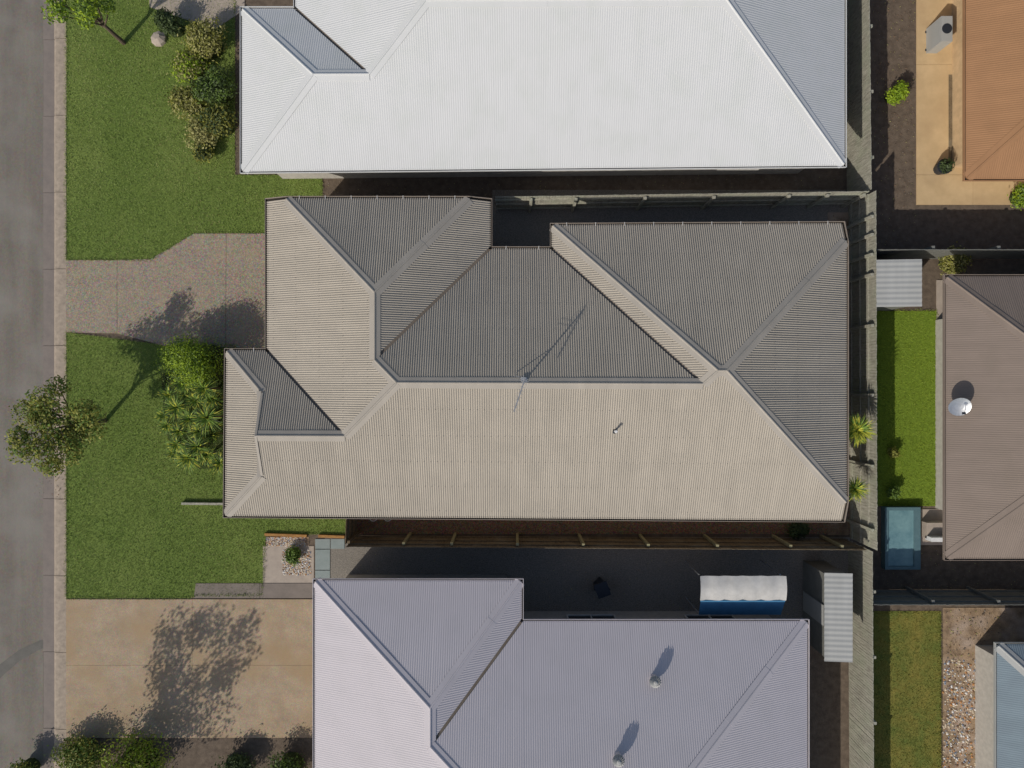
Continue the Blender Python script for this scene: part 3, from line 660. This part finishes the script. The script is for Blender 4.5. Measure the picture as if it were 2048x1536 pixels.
# clipped lime hedge
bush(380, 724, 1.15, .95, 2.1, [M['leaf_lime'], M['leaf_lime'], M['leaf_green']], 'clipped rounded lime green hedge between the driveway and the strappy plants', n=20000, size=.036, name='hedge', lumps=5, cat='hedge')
def tree(x, y, h, cr, ch, m, label, n=2600, size=.06, clumps=16, name='street_tree', trunk_r=.09, group=None):
    t = thing(name, label, 'tree', (x, y, 0), group); mb = MB(); mb.tube([(x, y, 0), (x+.03, y-.02, h*.3), (x-.02, y+.04, h*.62)], [trunk_r, trunk_r*.75, trunk_r*.5], 8)
    mb.build('trunk', M['bark'], t); cl = []; mb = MB()
    for k in range(clumps):
        a = k*2.4+random.uniform(-.4,.4); rr = cr*math.sqrt((k+.6)/clumps)*random.uniform(.75, 1.0)
        c = Vector((x+rr*math.cos(a), y+rr*math.sin(a), h-ch*.5+random.uniform(-.45,.45)*ch*(1-.4*rr/cr))); cl.append((c, cr*random.uniform(.22,.36)))
        b = Vector((x, y, h*random.uniform(.3,.6))); md = (b+c)/2+Vector((0,0,-.1)); mb.tube([b, md, c], [trunk_r*.4, trunk_r*.25, .012], 5)
    mb.build('branches', M['bark'], t)
    def fn():
        c, r = random.choice(cl); d = Vector((random.gauss(0,1), random.gauss(0,1), random.gauss(0,.8))).normalized(); q = r*random.uniform(.25, 1.05)**.6
        return c+d*q, (d+Vector((0,0,.7))).normalized()
    leaves_in(n, fn, size, m, t, 'crown'); return t
x, y = G(112, 850, 2.9); tree(x, y, 3.7, 1.55, 1.5, [M['leaf_olive'], M['leaf_green'], M['leaf_olive']], 'round olive green street tree over the kerb at the left', n=8000, clumps=24)
x, y = G(150, 0, 3.0); tree(x, y, 3.6, 1.15, 1.4, [M['leaf_lime'], M['leaf_green']], 'bright green tree at the top left corner by the kerb', n=3000, clumps=14)
tree(-16.0, -15.5, 5.4, 2.1, 2.6, [M['leaf_green'], M['leaf_olive']], 'tree below the frame whose patchy shadow falls over the tan driveway', n=4200, clumps=20, size=.08)
for px, py, r, h, m, lab, n in (
    (335,42,.55,1.1,['leaf_dark'],'dark green bush at the top of the garden before the white house',1200),
    (405,75,.85,1.2,['leaf_pale','leaf_olive'],'khaki bush at the top of the bed left of the white roof',1800),
    (372,130,.7,1.0,['leaf_pale','leaf_lime'],'pale yellow green bush second down the bed left of the white roof',1500),
    (425,165,.8,1.4,['leaf_dark','leaf_green'],'dark bush against the white roof edge in the middle of the bed',1700),
    (375,200,.75,.9,['leaf_pale','leaf_olive'],'pale khaki bush on the lawn side of the bed halfway down',1500),
    (430,240,.75,1.2,['leaf_olive','leaf_dark'],'olive bush tight against the lower half of the white roof edge',1500),
    (400,265,.6,.8,['leaf_pale'],'small pale bush near the bottom of the bed by the white roof',1100),
    (405,300,.4,.6,['leaf_olive','leaf_dark'],'little brown green bush at the bottom end of the bed',700),
    (1796,185,.42,.8,['leaf_lime'],'single lime green bush in the dark strip beside the tan paving',900),
    (2055,388,.5,.9,['leaf_lime','leaf_green'],'green bush cut by the right edge below the terracotta roof',800),
    (1915,520,.55,1.0,['leaf_pale','leaf_olive'],'khaki bush at the upper left corner of the brown roof',1000),
    (1790,905,.22,.5,['leaf_olive'],'small yellow bush in the shaded strip of the lime lawn',400),
    (1788,985,.25,.5,['leaf_green'],'small green bush at the bottom of the shaded lawn strip',400),
    (585,1112,.33,.5,['leaf_green'],'small green bush in the pebble bed by the lilac roof corner',600),
    (150,1522,1.05,1.0,['leaf_green','leaf_olive'],'green bush at the bottom left beside the kerb',2000),
    (262,1540,1.25,1.1,['leaf_lime','leaf_olive'],'yellow green bush at the bottom left of the tan driveway',2200),
    (40,1550,.6,1.0,['leaf_olive','leaf_green'],'low bush at the extreme bottom left corner',900),
    (460,1548,.8,1.0,['leaf_dark'],'dark bush left of the bottom corner of the lilac house',1400),
    (572,1548,.8,1.1,['leaf_dark','leaf_green'],'dark bush touching the lilac house wall at the bottom',1400),
    (1600,1062,.42,.7,['leaf_dark'],'dark bush in the shaded mulch near the lower right corner of the main house',700)):
    bush(px, py, r, r*random.uniform(.8,1.1), h, [M[k] for k in m], lab, n=int(n*1.8), size=.055, lumps=11, core=r > .3)
x, y = G(316, 76, .1); mb = MB(); mb.tube([(x,y,0),(x+.02,y,.12),(x,y+.02,.2)], [.32,.28,.12], 9); tag(mb.build('boulder', M['paving_pale'], smooth=False), 'pinkish boulder on the lawn beside the dark bush', 'rock')

# ---------------------------------------------------------------- things on the roofs and in the yards
# TV antenna on the main ridge
ax, ay, az = .36, .05, 4.66
t = thing('tv_antenna', 'metal television antenna on a short mast at the main ridge', 'antenna', (ax, ay, az))
mb = MB(); mb.tube([(ax, ay, az-.1), (ax, ay, az+1.30)], .027, 8); mb.tube([(ax-.25, ay+.28, az-.1), (ax, ay, az+.6)], .012, 6); mb.build('mast', M['metal'], t)
mb = MB(); mb.box((ax+.03, ay+.08, az+.0), (.20, .16, .02), .1); mb.build('mount_plate', M['metal'], t)
mb = MB(); bd = Vector((-.32, -.95, 0)).normalized(); B0 = Vector((ax, ay, az+1.27))
mb.tube([B0-bd*.12, B0+bd*.95], .02, 6); mb.build('boom', M['metal'], t)
sdv = Vector((-bd.y, bd.x, 0))
for k in range(9):
    mb = MB(); c = B0+bd*(.04+k*.108)+Vector((0,0,.015)); l2 = .12-.007*k; mb.tube([c-sdv*l2, c+sdv*l2], .005, 5); mb.build('element', M['metal'], t)
mb = MB()
for s in (-1, 1):
    for k in range(3):
        z = .04+.08*k; c = B0-bd*(.02+.05*k)+Vector((0,0,s*z)); mb.tube([c-sdv*.14, c+sdv*.14], .003, 4)
mb.build('reflector', M['metal'], t)
mb = MB()
for k, l2 in enumerate((.42, .34)):
    c = Vector((ax-.0, ay+.05+.10*k, az+.95)); mb.tube([c-Vector((l2,-.05,0)), c+Vector((.06,0,0))], .006, 5)
mb.tube([(ax, ay-.03, az+.95), (ax, ay+.22, az+.95)], .009, 5); mb.build('side_antenna', M['metal'], t)
# flue vent on the south slope
x, y = G(1230, 862, 4.05); z = P['S'][0]*x+P['S'][1]*y+P['S'][2]
t = thing('roof_vent', 'small white plumbing vent pipe on the broad sunlit slope', 'vent', (x, y, z))
mb = MB(); mb.tube([(x, y, z-.05), (x, y, z+.32)], .035, 10); mb.build('pipe', M['white'], t)
mb = MB(); mb.tube([(x, y, z+.30), (x, y, z+.36)], [.055, .04], 10); mb.build('cowl', M['white'], t)
mb = MB(); mb.tube([(x, y, z-.03), (x, y, z+.05)], [.10, .045], 12); mb.build('flashing', M['dark'], t)
# whirlybirds on lilac roof
def whirly(px, py, pl, label):
    x, y = G(px, py, 3.6); z = pl[0]*x+pl[1]*y+pl[2]; x, y = G(px, py, z+.2); z = pl[0]*x+pl[1]*y+pl[2]
    t = thing('roof_ventilator', label, 'ventilator', (x, y, z), 'round ventilators on the lilac roof')
    mb = MB(); mb.tube([(x, y, z-.1), (x, y, z+.14)], .13, 14); mb.build('base', M['roof_lilac'], t)
    for k in range(14):
        a = k*2*math.pi/14; mb = MB(); pts = [(x+.19*math.sin(ph)*math.cos(a+.3*i), y+.19*math.sin(ph)*math.sin(a+.3*i), z+.26-.13*math.cos(ph)) for i, ph in enumerate((.5,1.0,1.57,2.1,2.6))]
        for i in range(4):
            p, q = Vector(pts[i]), Vector(pts[i+1]); s = Vector((-math.sin(a), math.cos(a), 0))*.035; mb.poly([p-s, p+s, q+s, q-s])
        mb.build('vane', M['roof_grey'], t)
    mb = MB(); mb.tube([(x, y, z+.37), (x, y, z+.40)], [.08, .04], 10); mb.build('cap', M['roof_grey'], t)
whirly(1310, 1362, PL['NB'], 'round ventilator in the middle of the lilac slope')
whirly(1240, 1530, PL['NB'], 'round ventilator cut by the bottom edge on the lilac roof')
# satellite dish on the brown roof
x, y = G(1916, 812, 3.2); z = 2.75+.414*(x-15.3)
t = thing('satellite_dish', 'pale grey satellite dish near the left edge of the brown roof', 'satellite dish', (x, y, z))
mb = MB(); k = 20; ctr = Vector((x, y, z+.5)); ax_ = Vector((-.25, -.45, .85)).normalized(); ua = ax_.orthogonal().normalized(); ub = ax_.cross(ua)
for i in range(4):
    r = .05+.10*i
    for j in range(k): mb.v.append(tuple(ctr+(ua*math.cos(j*2*math.pi/k)+ub*math.sin(j*2*math.pi/k))*r+ax_*(r*r*.5)))
for i in range(3):
    for j in range(k): mb.f.append((i*k+j, i*k+(j+1) % k, (i+1)*k+(j+1) % k, (i+1)*k+j)); mb.mi.append(0)
mb.f.append(tuple(range(k))); mb.mi.append(0); mb.build('dish', M['metal'], t)
mb = MB(); mb.tube([(x, y, z-.1), (x, y, z+.47)], .03, 8); mb.build('pole', M['metal'], t)
mb = MB(); mb.tube([ctr-ub*.3, ctr+ax_*.5], .012, 6); mb.box(tuple(ctr+ax_*.5), (.08,.08,.08)); mb.build('feed_arm', M['dark'], t)
# sheds
def shed(px0, py0, px1, py1, h, label, m):
    x0, y1 = G(px0, py0, h); x1, y0 = G(px1, py1, h); t = thing('garden_shed', label, 'shed', ((x0+x1)/2, (y0+y1)/2, 0))
    mb = MB(); mb.prism([(x0+.08,y0+.08),(x1-.08,y0+.08),(x1-.08,y1-.08),(x0+.08,y1-.08)], 0, h-.06); mb.build('wall', M['paintfence'], t)
    along = (y1-y0) > (x1-x0)
    pl = (.10, 0, h-.10*x0) if along else (0, .10, h-.10*y0)
    corrugate('roof', [(x0,y0),(x1,y0),(x1,y1),(x0,y1)], pl, m, t, .19, .008, 6, lift=.03)
    mb = MB(); mb.box((x0+.04, (y0+y1)/2, h*.5), (.03, .75, h*.85)); mb.build('door', m, t); return t
shed(1752,520,1838,614,2.0,'light grey flat roofed garden shed above the lime lawn', M['roof_grey'])
shed(1648,1145,1702,1322,2.0,'narrow light grey garden shed right of the lilac roofed house', M['roof_grey'])
# awning in the yard of the lilac house
x0, y1 = G(1400, 1152, 2.3); x1, y0 = G(1572, 1236, 2.3)
t = thing('awning', 'white awning with a blue lower strip in the dark yard beside the lilac roof', 'awning', ((x0+x1)/2, (y0+y1)/2, 0))
mb = MB(); nx_, ny_ = 14, 5
ym = y0+(y1-y0)*.42
for j in range(ny_+1):
    for i in range(nx_+1):
        xx = x0+(x1-x0)*i/nx_; yy = ym+(y1-ym)*j/ny_; mb.v.append((xx, yy, 2.32-.06*math.sin(i/nx_*math.pi*5)**2+.08*math.sin(j/ny_*math.pi)))
for j in range(ny_):
    for i in range(nx_): q = j*(nx_+1)+i; mb.f.append((q, q+1, q+nx_+2, q+nx_+1)); mb.mi.append(0)
mb.build('canopy', M['soffit'], t, smooth=True)
mb = MB(); mb.poly([(x0+.05,y0,1.95),(x1-.05,y0,1.95),(x1-.02,ym-.005,2.3),(x0+.02,ym-.005,2.3)]); mb.build('valance', M['blue'], t)
for xx in (x0+.06, x1-.06):
    for yy in (y0+.05, y1-.05):
        mb = MB(); mb.tube([(xx, yy, 0), (xx, yy, 1.93)], .022, 8); mb.build('post', M['metal'], t)
# dark trampoline-like bin and a pole
x, y = G(1205, 1180, 1.0); t = thing('wheelie_bin', 'dark wheelie bin in the shaded yard above the lilac roof', 'bin', (x, y, 0))
mb = MB(); mb.tube([(x,y,.05),(x,y,.95)], [.24,.32], 4); mb.build('body', M['dark'], t)
mb = MB(); mb.box((x, y, .985), (.5,.54,.05), .35); mb.build('lid', M['dark'], t)
# pool east
px = [(1762,1012),(1832,1012),(1832,1135),(1762,1135)]
mb = MB(); A = [G(*p) for p in px]; x0, x1 = A[0][0], A[1][0]; y1, y0 = A[0][1], A[2][1]; t = thing('plunge_pool', 'small teal plunge pool left of the brown roofed house', 'pool', ((x0+x1)/2, (y0+y1)/2, 0))
for c, d in ((((x0+x1)/2, y1-.06), (x1-x0, .12)), (((x0+x1)/2, y0+.06), (x1-x0, .12)), ((x0+.06, (y0+y1)/2), (.12, y1-y0-.24)), ((x1-.12, (y0+y1)/2), (.24, y1-y0-.24))): mb.box((*c, .15), (*d, .3))
mb.build('rim', M['teal'], t)
mb = MB(); mb.box(((x0+x1)/2-.06, (y0+y1)/2, .12), (x1-x0-.36, y1-y0-.24, .24)); mb.build('pool_water', M['water'], t)
# lounge by the patio
x, y = G(1880, 1062, .5); t = thing('outdoor_sofa', 'cream outdoor sofa on the pale patio under the brown roof corner', 'sofa', (x, y, 0))
mb = MB(); mb.box((x,y,.22), (.95,.6,.44)); mb.build('seat', M['paving_pale'], t); mb = MB(); mb.box((x,y-.28,.55), (.95,.16,.4)); mb.build('backrest', M['white'], t)
# air conditioner & gear NE
x, y = G(1888, 62, .8); t = thing('air_conditioner', 'blue grey air conditioning unit beside the terracotta roof', 'air conditioner', (x, y, 0))
mb = MB(); mb.box((x,y,.5), (.42,.95,.95)); mb.build('case', M['roof_grey'], t); mb = MB(); mb.tube([(x,y,.95),(x,y,.99)], .19, 16); mb.build('fan_grille', M['dark'], t)
for s in (-1, 1): mb = MB(); mb.box((x,y+s*.35,.02), (.5,.08,.06)); mb.build('foot', M['dark'], t)
x, y = G(1895, 330, .6); t = thing('plant_pot', 'round dark pot on tan paving at the terracotta roof corner', 'pot', (x, y, 0))
mb = MB(); mb.tube([(x,y,0.03),(x,y,.45)], [.2,.3], 14); mb.build('pot', M['dark'], t)
def pfn():
    d = Vector((random.gauss(0,1), random.gauss(0,1), abs(random.gauss(0,1)))).normalized(); return Vector((x,y,.5))+d*.3*random.uniform(.5,1), d
leaves_in(300, pfn, .05, M['leaf_dark'], t)
# white hose rings under the gutter
for k, px in enumerate((747, 776)):
    x, y = G(px, 1035, .35); mb = MB(); pts = [(x+.14*math.cos(a), y+.14*math.sin(a), .35+.04*math.sin(2*a)) for a in [i*2*math.pi/20 for i in range(21)]]
    mb.tube(pts, .014, 6, cap=False); t_ = mb.build('hose_coil', M['white']); tag(t_, ('white hose loop showing under the gutter nearest the side gate', 'second white hose loop under the gutter further from the side gate')[k], 'hose')
# far side of the street
mb = MB(); mb.box((-31.5, 0, -.11), (1.8, 300, .16)); struct('verge', mb, M['lawn'])
